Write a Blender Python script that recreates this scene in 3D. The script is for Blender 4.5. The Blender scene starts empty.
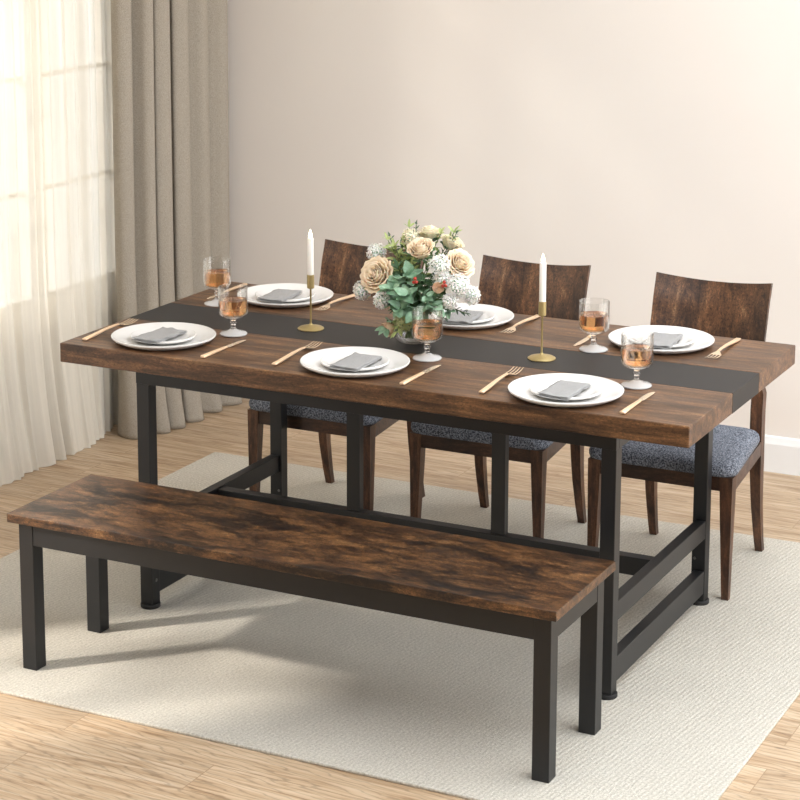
import bpy, bmesh, math, random
from mathutils import Vector, Matrix, Euler, noise

random.seed(7)
S = bpy.context.scene
C = S.collection
PI = math.pi


# ------------------------------------------------------------------ materials
def srgb(r, g, b):
    def f(c):
        c /= 255.0
        return c / 12.92 if c <= 0.04045 else ((c + 0.055) / 1.055) ** 2.4
    return (f(r), f(g), f(b), 1.0)


class NT:
    def __init__(self, name):
        self.m = bpy.data.materials.new(name)
        self.m.use_nodes = True
        self.t = self.m.node_tree
        self.n = self.t.nodes
        self.n.clear()
        self.out = self.n.new('ShaderNodeOutputMaterial')

    def node(self, typ, **kw):
        n = self.n.new(typ)
        for k, v in kw.items():
            if k.startswith('i_'):
                key = k[2:].replace('_', ' ')
                n.inputs[key].default_value = v
            else:
                setattr(n, k, v)
        return n

    def link(self, a, b):
        self.t.links.new(a, b)

    def coords(self, scale=(1, 1, 1), rot=(0, 0, 0), which='Object'):
        tc = self.node('ShaderNodeTexCoord')
        mp = self.node('ShaderNodeMapping')
        mp.inputs['Scale'].default_value = scale
        mp.inputs['Rotation'].default_value = rot
        self.link(tc.outputs[which], mp.inputs['Vector'])
        return mp.outputs['Vector']

    def noise(self, vec, scale, detail=6, rough=0.6, dist=0.0):
        n = self.node('ShaderNodeTexNoise')
        n.inputs['Scale'].default_value = scale
        n.inputs['Detail'].default_value = detail
        n.inputs['Roughness'].default_value = rough
        n.inputs['Distortion'].default_value = dist
        self.link(vec, n.inputs['Vector'])
        return n.outputs['Fac']

    def ramp(self, fac, stops, interp='LINEAR'):
        r = self.node('ShaderNodeValToRGB')
        cr = r.color_ramp
        cr.interpolation = interp
        while len(cr.elements) < len(stops):
            cr.elements.new(0.5)
        for e, (p, c) in zip(cr.elements, stops):
            e.position = p
            e.color = c if len(c) == 4 else (*c, 1)
        self.link(fac, r.inputs['Fac'])
        return r.outputs['Color']

    def mix(self, a, b, fac, mode='MIX'):
        n = self.node('ShaderNodeMix', data_type='RGBA', blend_type=mode)
        for val, idx in ((fac, 0), (a, 6), (b, 7)):
            if hasattr(val, 'is_output'):
                self.link(val, n.inputs[idx])
            else:
                n.inputs[idx].default_value = val
        return n.outputs[2]

    def bump(self, h, strength=0.2, dist=0.002):
        b = self.node('ShaderNodeBump')
        b.inputs['Strength'].default_value = strength
        b.inputs['Distance'].default_value = dist
        self.link(h, b.inputs['Height'])
        return b.outputs['Normal']

    def bsdf(self, color, rough=0.5, normal=None, **kw):
        p = self.node('ShaderNodeBsdfPrincipled')
        if hasattr(color, 'is_output'):
            self.link(color, p.inputs['Base Color'])
        else:
            p.inputs['Base Color'].default_value = color
        if hasattr(rough, 'is_output'):
            self.link(rough, p.inputs['Roughness'])
        else:
            p.inputs['Roughness'].default_value = rough
        if normal is not None:
            self.link(normal, p.inputs['Normal'])
        for k, v in kw.items():
            p.inputs[k.replace('_', ' ')].default_value = v
        self.link(p.outputs[0], self.out.inputs[0])
        return p


G = (1, 1, 1, 1)


def g(v):
    return (v, v, v, 1)


def wood(name, scale, dark=(40, 22, 14), mid=(104, 66, 42), light=(152, 102, 64), tan=(176, 132, 92),
         blotch=0.75, b0=0.40, b1=0.54, speck=0.5, crack=0.6, rough=0.42, bscale=2.2, spec=0.5, fine=0.3):
    """rustic brown laminate; scale stretches the grain along one axis"""
    t = NT(name)
    v = t.coords(scale)
    n1 = t.noise(v, 1.0, 12, 0.72, 0.5)
    col = t.ramp(n1, [(0.30, srgb(*dark)), (0.46, srgb(*mid)), (0.60, srgb(*light)), (0.74, srgb(*tan))])
    # worn dark patches with ragged edges
    v2 = t.coords(tuple(0.16 * s + 0.6 for s in scale))
    n2 = t.noise(v2, bscale, 12, 0.74, 0.5)
    bl = t.ramp(n2, [(b0, g(1 - blotch)), ((b0 + b1) / 2, g(1 - blotch * 0.45)), (b1, g(1.0))])
    col = t.mix(col, bl, 1.0, 'MULTIPLY')
    # dense dark and pale flecks
    v3 = t.coords(tuple(s * 0.8 + 26 for s in scale))
    n3 = t.noise(v3, 4.2, 6, 0.85)
    sp = t.ramp(n3, [(0.39, g(1 - speck)), (0.47, g(1.0)), (0.56, g(1.0)), (0.63, g(1.0 + speck * 1.5))])
    col = t.mix(col, sp, 1.0, 'MULTIPLY')
    # thin cracks along the grain
    v4 = t.coords(tuple(s * (0.8 if s == min(scale) else 2.2) for s in scale))
    n4 = t.noise(v4, 1.0, 6, 0.7)
    ck = t.ramp(n4, [(0.34, g(1 - crack)), (0.41, g(1.0 - crack * 0.15)), (0.60, g(1.0 + fine * 0.2))])
    col = t.mix(col, ck, 1.0, 'MULTIPLY')
    nr = t.ramp(n2, [(0.3, g(rough + 0.12)), (0.7, g(rough - 0.04))])
    t.bsdf(col, nr, t.bump(n3, 0.10, 0.001), Specular_IOR_Level=spec)
    return t.m


M = {}
M['table_top'] = wood('rustic_tabletop_wood', (4.5, 42, 42), mid=(84, 56, 34), light=(124, 87, 55), tan=(162, 122, 82), dark=(40, 24, 15),
                      blotch=0.40, b0=0.38, b1=0.56, speck=0.6, crack=0.6, rough=0.36, bscale=0.7)
M['bench_top'] = wood('rustic_bench_wood', (11.0, 30, 30), mid=(68, 45, 28), light=(114, 79, 48), tan=(156, 118, 78), dark=(26, 15, 11),
                      blotch=0.86, b0=0.42, b1=0.53, speck=0.85, crack=0.85, rough=0.36, bscale=1.6)
M['chair_back'] = wood('rustic_chair_back_wood', (24, 14, 6), mid=(72, 47, 31), light=(106, 72, 47), tan=(160, 122, 86), dark=(36, 21, 15),
                       blotch=0.6, b0=0.38, b1=0.56, speck=0.9, crack=0.4, rough=0.36, bscale=1.9)
M['chair_leg'] = wood('rustic_chair_leg_wood', (30, 30, 5), mid=(78, 50, 34), light=(108, 72, 48), tan=(136, 98, 66), dark=(34, 20, 14),
                      blotch=0.5, speck=0.4, crack=0.4, rough=0.4)
M['chair_rail'] = wood('rustic_chair_rail_wood', (5, 30, 30), mid=(62, 40, 28), light=(88, 58, 40), tan=(110, 76, 52), dark=(28, 17, 12),
                       blotch=0.5, speck=0.4, crack=0.4, rough=0.4)


def simple(name, rgb, rough=0.5, nscale=None, var=0.06, bump=0.0, **kw):
    t = NT(name)
    if nscale:
        v = t.coords()
        n = t.noise(v, nscale, 4, 0.6)
        a = tuple(max(0, c * (1 - var)) for c in srgb(*rgb)[:3]) + (1,)
        b = tuple(min(1, c * (1 + var)) for c in srgb(*rgb)[:3]) + (1,)
        col = t.ramp(n, [(0.3, a), (0.7, b)])
        t.bsdf(col, rough, t.bump(n, bump, 0.001) if bump else None, **kw)
    else:
        t.bsdf(srgb(*rgb), rough, **kw)
    return t.m


M['black'] = simple('black_powder_coated_metal', (22, 23, 25), 0.42, 260, 0.05, 0.03, Metallic=0.0, Specular_IOR_Level=0.5)
M['strip'] = simple('black_laminate', (40, 38, 38), 0.5, 120, 0.06, 0.02, Specular_IOR_Level=0.3)
M['rubber'] = simple('black_rubber', (24, 23, 23), 0.7, 90, 0.1)
M['steel'] = simple('bolt_steel', (120, 120, 120), 0.3, 200, 0.05, Metallic=1.0)
M['china'] = simple('white_china', (226, 224, 221), 0.16, 8, 0.01, Specular_IOR_Level=0.5)
M['brass'] = simple('matt_brass', (180, 160, 110), 0.36, 60, 0.05, Metallic=0.6)
M['rosegold'] = simple('brushed_gold_handle', (246, 214, 178), 0.30, 120, 0.03, Metallic=0.45)
M['palegold'] = simple('polished_pale_gold', (246, 226, 198), 0.18, 120, 0.03, Metallic=0.85)
M['candle'] = simple('white_candle_wax', (244, 240, 232), 0.45, 30, 0.01, Subsurface_Weight=0.3, Subsurface_Radius=(0.01, 0.008, 0.006))
M['wick'] = simple('charred_wick', (40, 32, 26), 0.9, 60, 0.1)
M['trim'] = simple('white_painted_trim', (240, 240, 240), 0.4, 20, 0.01)
M['win'] = simple('white_window_frame', (238, 234, 226), 0.45, 20, 0.01)
M['stem'] = simple('green_stem', (86, 112, 62), 0.6, 60, 0.15)
M['berry'] = simple('red_berry', (178, 58, 44), 0.3, 80, 0.1)

# flame
t = NT('candle_flame')
e = t.node('ShaderNodeEmission')
e.inputs['Color'].default_value = (1, 0.86, 0.62, 1)
e.inputs['Strength'].default_value = 9
t.link(e.outputs[0], t.out.inputs[0])
M['flame'] = t.m

# wall paint
t = NT('warm_white_wall_paint')
v = t.coords()
n = t.noise(v, 240, 3, 0.6)
n2 = t.noise(v, 1.2, 3, 0.5)
col = t.ramp(n2, [(0.3, srgb(235, 228, 222)), (0.7, srgb(238, 232, 226))])
t.bsdf(col, 0.85, t.bump(n, 0.05, 0.001))
M['wall'] = t.m
M['wall_dark'] = simple('taupe_fill_absorber', (128, 118, 108), 0.85, 5, 0.02)  # dark tone for unseen walls, set to soak up bounce light
M['ceiling'] = simple('white_ceiling_paint', (240, 236, 230), 0.9, 5, 0.01)

# oak floor: planks along x
t = NT('light_oak_planks')
br = t.node('ShaderNodeTexBrick')
vb = t.coords((1, 1, 1))
t.link(vb, br.inputs['Vector'])
br.offset = 0.37
br.inputs['Color1'].default_value = g(0.0)
br.inputs['Color2'].default_value = g(1.0)
br.inputs['Mortar'].default_value = g(0.5)
br.inputs['Scale'].default_value = 1.0
br.inputs['Mortar Size'].default_value = 0.0011
br.inputs['Mortar Smooth'].default_value = 0.1
br.inputs['Brick Width'].default_value = 1.15
br.inputs['Row Height'].default_value = 0.142
# plank id offsets the grain
addv = t.node('ShaderNodeVectorMath', operation='MULTIPLY_ADD')
t.link(br.outputs['Color'], addv.inputs[0])
addv.inputs[1].default_value = (9.0, 5.0, 3.0)
t.link(vb, addv.inputs[2])
mp = t.node('ShaderNodeMapping')
mp.inputs['Scale'].default_value = (2.4, 24, 6)
t.link(addv.outputs[0], mp.inputs['Vector'])
gn = t.noise(mp.outputs['Vector'], 1.0, 8, 0.66, 1.6)
grain = t.ramp(gn, [(0.28, srgb(128, 98, 70)), (0.40, srgb(172, 145, 115)), (0.55, srgb(196, 173, 145)), (0.75, srgb(211, 193, 169))])
mpk = t.node('ShaderNodeMapping')
mpk.inputs['Scale'].default_value = (1.6, 7.0, 3)
t.link(addv.outputs[0], mpk.inputs['Vector'])
wv = t.node('ShaderNodeTexWave', wave_type='RINGS', rings_direction='SPHERICAL')
wv.inputs['Scale'].default_value = 3.2
wv.inputs['Distortion'].default_value = 9.0
wv.inputs['Detail'].default_value = 3.0
wv.inputs['Detail Scale'].default_value = 1.4
t.link(mpk.outputs['Vector'], wv.inputs['Vector'])
cath = t.ramp(wv.outputs['Fac'], [(0.0, g(0.66)), (0.14, g(0.95)), (0.7, g(1.03))])
grain = t.mix(grain, cath, 0.8, 'MULTIPLY')
tone = t.ramp(br.outputs['Color'], [(0.0, (0.90, 0.88, 0.86, 1)), (0.5, (0.97, 0.965, 0.96, 1)), (1.0, (1.06, 1.04, 1.02, 1))])
grain = t.mix(grain, tone, 1.0, 'MULTIPLY')
kn = t.noise(t.coords((5, 16, 5)), 1.3, 2, 0.5)
kr = t.ramp(kn, [(0.24, g(0.45)), (0.29, g(1.0))])
grain = t.mix(grain, kr, 0.8, 'MULTIPLY')
grain = t.mix(grain, srgb(156, 130, 102), br.outputs['Fac'])
t.bsdf(grain, 0.42, t.bump(gn, 0.08, 0.001), Specular_IOR_Level=0.4)
M['floor'] = t.m

# rug
t = NT('cream_woven_rug')
v = t.coords()
wa = t.node('ShaderNodeTexWave', wave_type='BANDS', bands_direction='DIAGONAL')
wa.inputs['Scale'].default_value = 46
wa.inputs['Distortion'].default_value = 3.0
wa.inputs['Detail'].default_value = 3
wa.inputs['Detail Scale'].default_value = 6
t.link(t.coords((1.0, -0.15, 0)), wa.inputs['Vector'])
nf = t.noise(v, 170, 4, 0.75)
nm = t.noise(v, 2.2, 4, 0.6)
c1 = t.ramp(nf, [(0.3, srgb(170, 164, 152)), (0.62, srgb(214, 209, 198))])
c2 = t.ramp(wa.outputs['Fac'], [(0.1, g(0.92)), (0.6, g(1.02))])
c3 = t.ramp(nm, [(0.3, g(0.94)), (0.7, g(1.03))])
col = t.mix(t.mix(c1, c2, 0.8, 'MULTIPLY'), c3, 1.0, 'MULTIPLY')
hh = t.mix(nf, wa.outputs['Fac'], 0.32)
t.bsdf(col, 0.95, t.bump(hh, 0.75, 0.004), Specular_IOR_Level=0.1)
M['rug'] = t.m


def fabric(name, c_lo, c_hi, scale=420, rough=0.9, bump=0.5, thr=(0.35, 0.62)):
    t = NT(name)
    v = t.coords()
    n = t.noise(v, scale, 3, 0.75)
    col = t.ramp(n, [(thr[0], srgb(*c_lo)), (thr[1], srgb(*c_hi))])
    t.bsdf(col, rough, t.bump(n, bump, 0.002), Specular_IOR_Level=0.2)
    return t.m


M['cushion'] = fabric('blue_grey_tweed', (46, 51, 62), (150, 156, 168), 230, thr=(0.40, 0.62))
M['napkin'] = fabric('grey_linen', (136, 135, 134), (170, 169, 168), 600, bump=0.3)
M['drape'] = fabric('taupe_linen_drape', (140, 132, 120), (178, 169, 156), 420, bump=0.3)

# sheer: lets some light straight through, scatters the rest
t = NT('white_sheer_voile')
tr = t.node('ShaderNodeBsdfTransparent')
tr.inputs[0].default_value = (1, 1, 1, 1)
tl = t.node('ShaderNodeBsdfTranslucent')
tl.inputs[0].default_value = (0.13, 0.13, 0.122, 1)
df = t.node('ShaderNodeBsdfDiffuse')
df.inputs[0].default_value = srgb(252, 245, 231)
m1 = t.node('ShaderNodeMixShader')
m1.inputs[0].default_value = 0.75
t.link(tl.outputs[0], m1.inputs[1])
t.link(df.outputs[0], m1.inputs[2])
m2 = t.node('ShaderNodeMixShader')
m2.inputs[0].default_value = 0.93
t.link(tr.outputs[0], m2.inputs[1])
dens = t.noise(t.coords((0.5, 26, 0.25)), 1.0, 5, 0.7)
op = t.ramp(dens, [(0.32, g(0.80)), (0.5, g(0.89)), (0.68, g(0.97))])
t.link(op, m2.inputs[0])
t.link(m1.outputs[0], m2.inputs[2])
t.link(m2.outputs[0], t.out.inputs[0])
M['sheer'] = t.m

# thin window pane
t = NT('window_glass')
tr = t.node('ShaderNodeBsdfTransparent')
gl = t.node('ShaderNodeBsdfGlossy')
gl.inputs['Roughness'].default_value = 0.02
m1 = t.node('ShaderNodeMixShader')
m1.inputs[0].default_value = 0.05
t.link(tr.outputs[0], m1.inputs[1])
t.link(gl.outputs[0], m1.inputs[2])
t.link(m1.outputs[0], t.out.inputs[0])
M['pane'] = t.m

t = NT('clear_glass')
t.bsdf((1, 1, 1, 1), 0.0, None, Transmission_Weight=1.0, IOR=1.46)
M['glass'] = t.m
# thin blown wall of a drinking glass or vase
t = NT('thin_clear_glass')
tr = t.node('ShaderNodeBsdfTransparent')
tr.inputs[0].default_value = (0.985, 0.985, 0.98, 1)
gl = t.node('ShaderNodeBsdfGlossy')
gl.inputs['Roughness'].default_value = 0.03
lw = t.node('ShaderNodeLayerWeight')
lw.inputs[0].default_value = 0.28
mm = t.node('ShaderNodeMath', operation='MULTIPLY_ADD')
mm.inputs[1].default_value = 0.75
mm.inputs[2].default_value = 0.03
t.link(lw.outputs['Facing'], mm.inputs[0])
m1 = t.node('ShaderNodeMixShader')
t.link(mm.outputs[0], m1.inputs[0])
t.link(tr.outputs[0], m1.inputs[1])
t.link(gl.outputs[0], m1.inputs[2])
t.link(m1.outputs[0], t.out.inputs[0])
M['thin_glass'] = t.m
M['foot_glass'] = simple('glass_foot_whitened', (248, 247, 246), 0.08, 40, 0.01, Transmission_Weight=0.45, IOR=1.3)  # white in the base colour stands in for light gathered by clear glass
t = NT('amber_drink')
p = t.bsdf(srgb(240, 184, 126), 0.0, None, Transmission_Weight=1.0, IOR=1.33)
M['drink'] = t.m


def petal_mat(name, a, b, tr=0.25):
    t = NT(name)
    v = t.coords()
    n = t.noise(v, 26, 3, 0.6)
    col = t.ramp(n, [(0.35, srgb(*a)), (0.65, srgb(*b))])
    p = t.bsdf(col, 0.6, None, Specular_IOR_Level=0.25, Subsurface_Weight=tr, Subsurface_Radius=(0.01, 0.006, 0.004))
    return t.m


M['rose'] = petal_mat('champagne_rose_petal', (232, 208, 174), (250, 236, 212))
M['rose_pale'] = petal_mat('cream_rose_petal', (234, 222, 186), (246, 238, 214))
M['rose_peach'] = petal_mat('peach_rose_petal', (214, 168, 134), (240, 212, 182))
M['white_fl'] = petal_mat('white_floret', (236, 234, 226), (252, 250, 246))
M['green_fl'] = petal_mat('lime_green_floret', (176, 190, 128), (212, 216, 164))


def leaf_mat(name, a, b):
    t = NT(name)
    v = t.coords()
    n = t.noise(v, 34, 4, 0.6)
    col = t.ramp(n, [(0.35, srgb(*a)), (0.65, srgb(*b))])
    t.bsdf(col, 0.5, t.bump(n, 0.3, 0.002), Specular_IOR_Level=0.4, Subsurface_Weight=0.15, Subsurface_Radius=(0.004, 0.008, 0.003))
    return t.m


M['leaf_sage'] = leaf_mat('sage_leaf', (104, 142, 112), (164, 196, 166))
M['leaf_deep'] = leaf_mat('deep_green_leaf', (56, 88, 58), (98, 130, 88))
M['leaf_light'] = leaf_mat('light_green_leaf', (140, 158, 92), (190, 200, 136))
M['leaf_dark'] = leaf_mat('dark_slender_leaf', (58, 78, 62), (88, 108, 84))


# ------------------------------------------------------------------ mesh helpers
def obj(name, bm, mat, parent=None, smooth=False, loc=None):
    me = bpy.data.meshes.new(name)
    bmesh.ops.recalc_face_normals(bm, faces=bm.faces)
    bm.to_mesh(me)
    bm.free()
    me.materials.append(mat)
    if smooth:
        me.polygons.foreach_set('use_smooth', [True] * len(me.polygons))
        try:
            me.set_sharp_from_angle(angle=math.radians(38))
        except Exception:
            pass
    o = bpy.data.objects.new(name, me)
    C.objects.link(o)
    if parent:
        o.parent = parent
    if loc:
        o.location = loc
    return o


def thing(name, label, cat, loc=(0, 0, 0), group=None, rz=0):
    o = bpy.data.objects.new(name, None)
    C.objects.link(o)
    o.empty_display_size = 0.05
    o.location = loc
    o.rotation_euler = (0, 0, rz)
    return tag(o, label, cat, group)


def tag(o, label=None, cat=None, group=None, kind=None):
    if label:
        o['label'] = label
    if cat:
        o['category'] = cat
    if group:
        o['group'] = group
    if kind:
        o['kind'] = kind
    return o


def struct(name, bm, mat, **k):
    o = obj(name, bm, mat, **k)
    o['kind'] = 'structure'
    return o


def box(bm, x0, x1, y0, y1, z0, z1, bev=0.0, seg=2):
    r = bmesh.ops.create_cube(bm, size=1)
    vs = r['verts']
    for v in vs:
        v.co = Vector((x0 + (v.co.x + 0.5) * (x1 - x0), y0 + (v.co.y + 0.5) * (y1 - y0), z0 + (v.co.z + 0.5) * (z1 - z0)))
    if bev:
        es = {e for v in vs for e in v.link_edges}
        bmesh.ops.bevel(bm, geom=list(es), offset=bev, segments=seg, affect='EDGES', profile=0.5)
    return bm


def nbox(*a, **k):
    return box(bmesh.new(), *a, **k)


def loft(bm, rings, cap=True, closed=True):
    """rings: lists of equal-length points"""
    vr = [[bm.verts.new(p) for p in r] for r in rings]
    n = len(rings[0])
    for a, b in zip(vr, vr[1:]):
        for i in range(n if closed else n - 1):
            j = (i + 1) % n
            bm.faces.new((a[i], a[j], b[j], b[i]))
    if cap and closed:
        bm.faces.new(vr[0])
        bm.faces.new(list(reversed(vr[-1])))
    return vr


def lathe(bm, prof, n=48, c=(0, 0, 0)):
    """prof: (r, z) list; r=0 ends close"""
    rows = []
    for r, z in prof:
        if r <= 1e-7:
            rows.append([bm.verts.new((c[0], c[1], c[2] + z))])
        else:
            rows.append([bm.verts.new((c[0] + r * math.cos(2 * PI * i / n), c[1] + r * math.sin(2 * PI * i / n), c[2] + z)) for i in range(n)])
    for a, b in zip(rows, rows[1:]):
        for i in range(n):
            j = (i + 1) % n
            if len(a) == 1 and len(b) == 1:
                continue
            if len(a) == 1:
                bm.faces.new((a[0], b[i], b[j]))
            elif len(b) == 1:
                bm.faces.new((a[i], a[j], b[0]))
            else:
                bm.faces.new((a[i], a[j], b[j], b[i]))
    return bm


def tube(bm, pts, rad, n=8):
    rings = []
    pts = [Vector(p) for p in pts]
    for i, p in enumerate(pts):
        d = (pts[min(i + 1, len(pts) - 1)] - pts[max(i - 1, 0)]).normalized()
        a = d.orthogonal().normalized() if i == 0 else (a - d * a.dot(d)).normalized()
        b = d.cross(a)
        r = rad[i] if isinstance(rad, (list, tuple)) else rad
        rings.append([p + a * (r * math.cos(2 * PI * k / n)) + b * (r * math.sin(2 * PI * k / n)) for k in range(n)])
    loft(bm, rings)
    return bm


def copy_tree(o, parent=None):
    c = o.copy()
    C.objects.link(c)
    if parent:
        c.parent = parent
    for ch in list(o.children):
        copy_tree(ch, c)
    return c


# ------------------------------------------------------------------ room
FZ = -0.008
WY = 1.686          # back wall face
WX = -1.86          # left wall face
struct('floor', nbox(WX - 0.1, 4.2, -6.2, WY + 0.1, FZ - 0.05, FZ), M['floor'])
struct('wall_back', nbox(WX - 0.12, 4.2, WY, WY + 0.12, FZ, 3.1), M['wall'])
struct('unseen_wall_front', nbox(WX - 0.12, 4.2, -6.3, -6.2, FZ, 3.1), M['wall_dark'])  # out of view, added to cut fill light on front faces
# unseen ceiling; opening added to let in soft light from above
bm = bmesh.new()
TOP_GAP = (0.2, 3.4, -3.6, 1.3)
box(bm, WX - 0.1, TOP_GAP[0], -6.2, WY + 0.1, 3.1, 3.18)
box(bm, TOP_GAP[1], 4.2, -6.2, WY + 0.1, 3.1, 3.18)
box(bm, TOP_GAP[0], TOP_GAP[1], -6.2, TOP_GAP[2], 3.1, 3.18)
box(bm, TOP_GAP[0], TOP_GAP[1], TOP_GAP[3], WY + 0.1, 3.1, 3.18)
struct('ceiling', bm, M['ceiling'])
struct('unseen_wall_right', nbox(4.2, 4.3, -6.2, -2.6, FZ, 3.1), M['wall_dark'])  # out of view, added to narrow the light from the open right side

# left wall with two window openings
W1 = (-1.15, 1.32, 0.497, 2.90)
W2 = (-2.75, -1.62, 0.30, 1.85)
bm = bmesh.new()
xa, xb = WX - 0.12, WX
box(bm, xa, xb, W1[1], WY, FZ, 3.1)
box(bm, xa, xb, W1[0], W1[1], FZ, W1[2])
box(bm, xa, xb, W1[0], W1[1], W1[3], 3.1)
box(bm, xa, xb, W2[1], W1[0], FZ, 3.1)
box(bm, xa, xb, W2[0], W2[1], FZ, W2[2])
box(bm, xa, xb, W2[0], W2[1], W2[3], 3.1)
box(bm, xa, xb, -6.2, W2[0], FZ, 3.1)
struct('wall_left', bm, M['wall'])


def window(name, y0, y1, z0, z1, bars_z, bars_y, thick):
    root = bpy.data.objects.new(name, None)
    C.objects.link(root)
    root['kind'] = 'structure'
    root.location = (WX - 0.05, (y0 + y1) / 2, z0)
    off = Vector(root.location)
    bm = bmesh.new()
    x0, x1 = WX - 0.085, WX - 0.015
    f = 0.04

    def b(*a):
        box(bm, a[0] - off.x, a[1] - off.x, a[2] - off.y, a[3] - off.y, a[4] - off.z, a[5] - off.z, bev=0.002, seg=1)
    b(x0, x1, y0, y1, z0, z0 + f)
    b(x0, x1, y0, y1, z1 - f, z1)
    b(x0, x1, y0, y0 + f, z0 + f, z1 - f)
    b(x0, x1, y1 - f, y1, z0 + f, z1 - f)
    for y, w in thick:
        b(x0, x1, y - w / 2, y + w / 2, z0 + f, z1 - f)
    struct('window_frame', bm, M['win'], parent=root)
    bm = bmesh.new()
    x0, x1 = WX - 0.065, WX - 0.035
    for z in bars_z:
        b(x0, x1, y0 + f, y1 - f, z - 0.009, z + 0.009)
    for y in bars_y:
        b(x0, x1, y - 0.009, y + 0.009, z0 + f, z1 - f)
    struct('window_muntins', bm, M['win'], parent=root)
    bm = bmesh.new()
    x0, x1 = WX - 0.052, WX - 0.048
    b(x0, x1, y0 + f, y1 - f, z0 + f, z1 - f)
    struct('window_pane', bm, M['pane'], parent=root)


window('window_1', W1[0], W1[1], W1[2], W1[3], (0.904, 1.30, 1.70, 2.10, 2.50), (0.30, -0.30), ((0.80, 0.10), (-0.62, 0.08)))
window('window_2', W2[0], W2[1], W2[2], W2[3], (0.9, 1.4), (-2.0, -2.4), ())


def skirting(name, pts):
    bm = bmesh.new()
    prof = [(0, 0), (0.016, 0), (0.016, 0.098), (0.012, 0.108), (0.008, 0.120), (0.0, 0.124)]
    (x0, y0, nx, ny), (x1, y1, _, _) = pts
    rings = [[Vector((x + nx * d, y + ny * d, FZ + h)) for d, h in prof] for x, y in ((x0, y0), (x1, y1))]
    loft(bm, rings)
    return struct(name, bm, M['trim'])


skirting('baseboard_back', [(WX, WY, 0, -1), (4.2, WY, 0, -1)])
skirting('baseboard_left', [(WX, -6.2, 1, 0), (WX, WY - 0.016, 1, 0)])

# ------------------------------------------------------------------ rug
bm = nbox(-1.29, 1.10, -1.03, 0.99, FZ, 0.0, bev=0.003, seg=2)
tag(obj('area_rug', bm, M['rug']), 'cream woven rectangular rug lying on the oak floor under the table', 'rug')


# ------------------------------------------------------------------ curtains
def curtain(name, prof, ztop, mat, parent, flare, thick=0.0025, rows=60, hem=None, seed=1):
    """prof: list of (x,y) along the curtain in plan"""
    bm = bmesh.new()
    grid = []
    n = len(prof)
    for k in range(rows + 1):
        w = k / rows
        z = FZ + 0.002 + (ztop - FZ) * (w ** 1.35)
        row = []
        for i, (x, y) in enumerate(prof):
            s = max(0.0, 1 - z / 0.8)
            nn = noise.noise(Vector((x * 3, y * 9, seed)))
            nz = noise.noise(Vector((y * 2.2, z * 1.1, seed + 5)))
            fx, fy = flare(i, s)
            row.append(bm.verts.new((x + fx + 0.012 * nz * (0.4 + s), y + fy + 0.01 * nn * s + 0.006 * nz, z + (hem(i) if (hem and k == 0) else 0))))
        grid.append(row)
    for a, b in zip(grid, grid[1:]):
        for i in range(n - 1):
            bm.faces.new((a[i], a[i + 1], b[i + 1], b[i]))
    o = obj(name, bm, mat, parent, smooth=False)
    o.data.polygons.foreach_set('use_smooth', [True] * len(o.data.polygons))
    if thick:
        md = o.modifiers.new('thickness', 'SOLIDIFY')
        md.thickness = thick
        md.offset = 0
    return o


def smooth_path(ctrl, per=7):
    out = []
    P = [Vector((*p, 0)) for p in ctrl]
    for i in range(len(P) - 1):
        p0, p1, p2, p3 = P[max(i - 1, 0)], P[i], P[i + 1], P[min(i + 2, len(P) - 1)]
        for k in range(per):
            u = k / per
            q = 0.5 * ((2 * p1) + (-p0 + p2) * u + (2 * p0 - 5 * p1 + 4 * p2 - p3) * u * u + (-p0 + 3 * p1 - 3 * p2 + p3) * u ** 3)
            out.append((q.x, q.y))
    out.append((P[-1].x, P[-1].y))
    return out


# sheer
pr = []
y = -1.45
while y <= 1.2:
    a = 0.009 * math.sin(y * 84 + 1.2 * math.sin(y * 9)) + 0.008 * math.sin(y * 31 + 1.3) + 0.007 * math.sin(y * 137 + 2 * math.sin(y * 13))
    pr.append((-1.785 + a, y + 0.007 * math.sin(y * 62 + 1.0)))
    y += 0.005
sc = thing('sheer_curtain', 'long white sheer curtain hanging in front of the window', 'curtain', (0, 0, 0))


def fl(i, s):
    k = min(1, max(0, (1.03 - pr[i][1]) / 0.12))
    return (k * 0.060 * s * s + k * 0.012 * s * s * math.sin(i * 0.37), 0)


curtain('voile', pr, 2.98, M['sheer'], sc, fl, thick=0, rows=40, seed=3)

# drape (taupe), profile in plan: folds of uneven depth
ctrl = [(-1.72, 1.065), (-1.70, 1.045), (-1.678, 1.036), (-1.660, 1.050), (-1.652, 1.075), (-1.658, 1.10), (-1.675, 1.125), (-1.69, 1.137),
        (-1.665, 1.147), (-1.635, 1.157), (-1.622, 1.18), (-1.626, 1.203), (-1.66, 1.213), (-1.72, 1.245), (-1.738, 1.275), (-1.705, 1.272),
        (-1.655, 1.243), (-1.632, 1.233), (-1.613, 1.262), (-1.612, 1.295), (-1.622, 1.316), (-1.66, 1.328), (-1.72, 1.362), (-1.738, 1.390),
        (-1.70, 1.388), (-1.650, 1.360), (-1.624, 1.351), (-1.605, 1.385), (-1.612, 1.42), (-1.64, 1.445), (-1.66, 1.46), (-1.64, 1.475),
        (-1.61, 1.50), (-1.615, 1.535), (-1.645, 1.555), (-1.625, 1.575), (-1.602, 1.60), (-1.605, 1.635), (-1.66, 1.655)]
dr = thing('drape_curtain', 'heavy taupe linen drape hanging in deep folds beside the sheer curtain', 'curtain', (0, 0, 0))


def lerp_tab(tab, v):
    for (a, da), (b, db) in zip(tab, tab[1:]):
        if v <= b:
            return da + (db - da) * max(0, (v - a)) / (b - a)
    return tab[-1][1]


FOLD = [(1.0, -0.012), (1.13, -0.030), (1.22, -0.042), (1.33, -0.055), (1.45, -0.045), (1.66, 0.0)]
ctrl = [(x, y + lerp_tab(FOLD, y)) for x, y in ctrl]
prd = smooth_path(ctrl)


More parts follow.
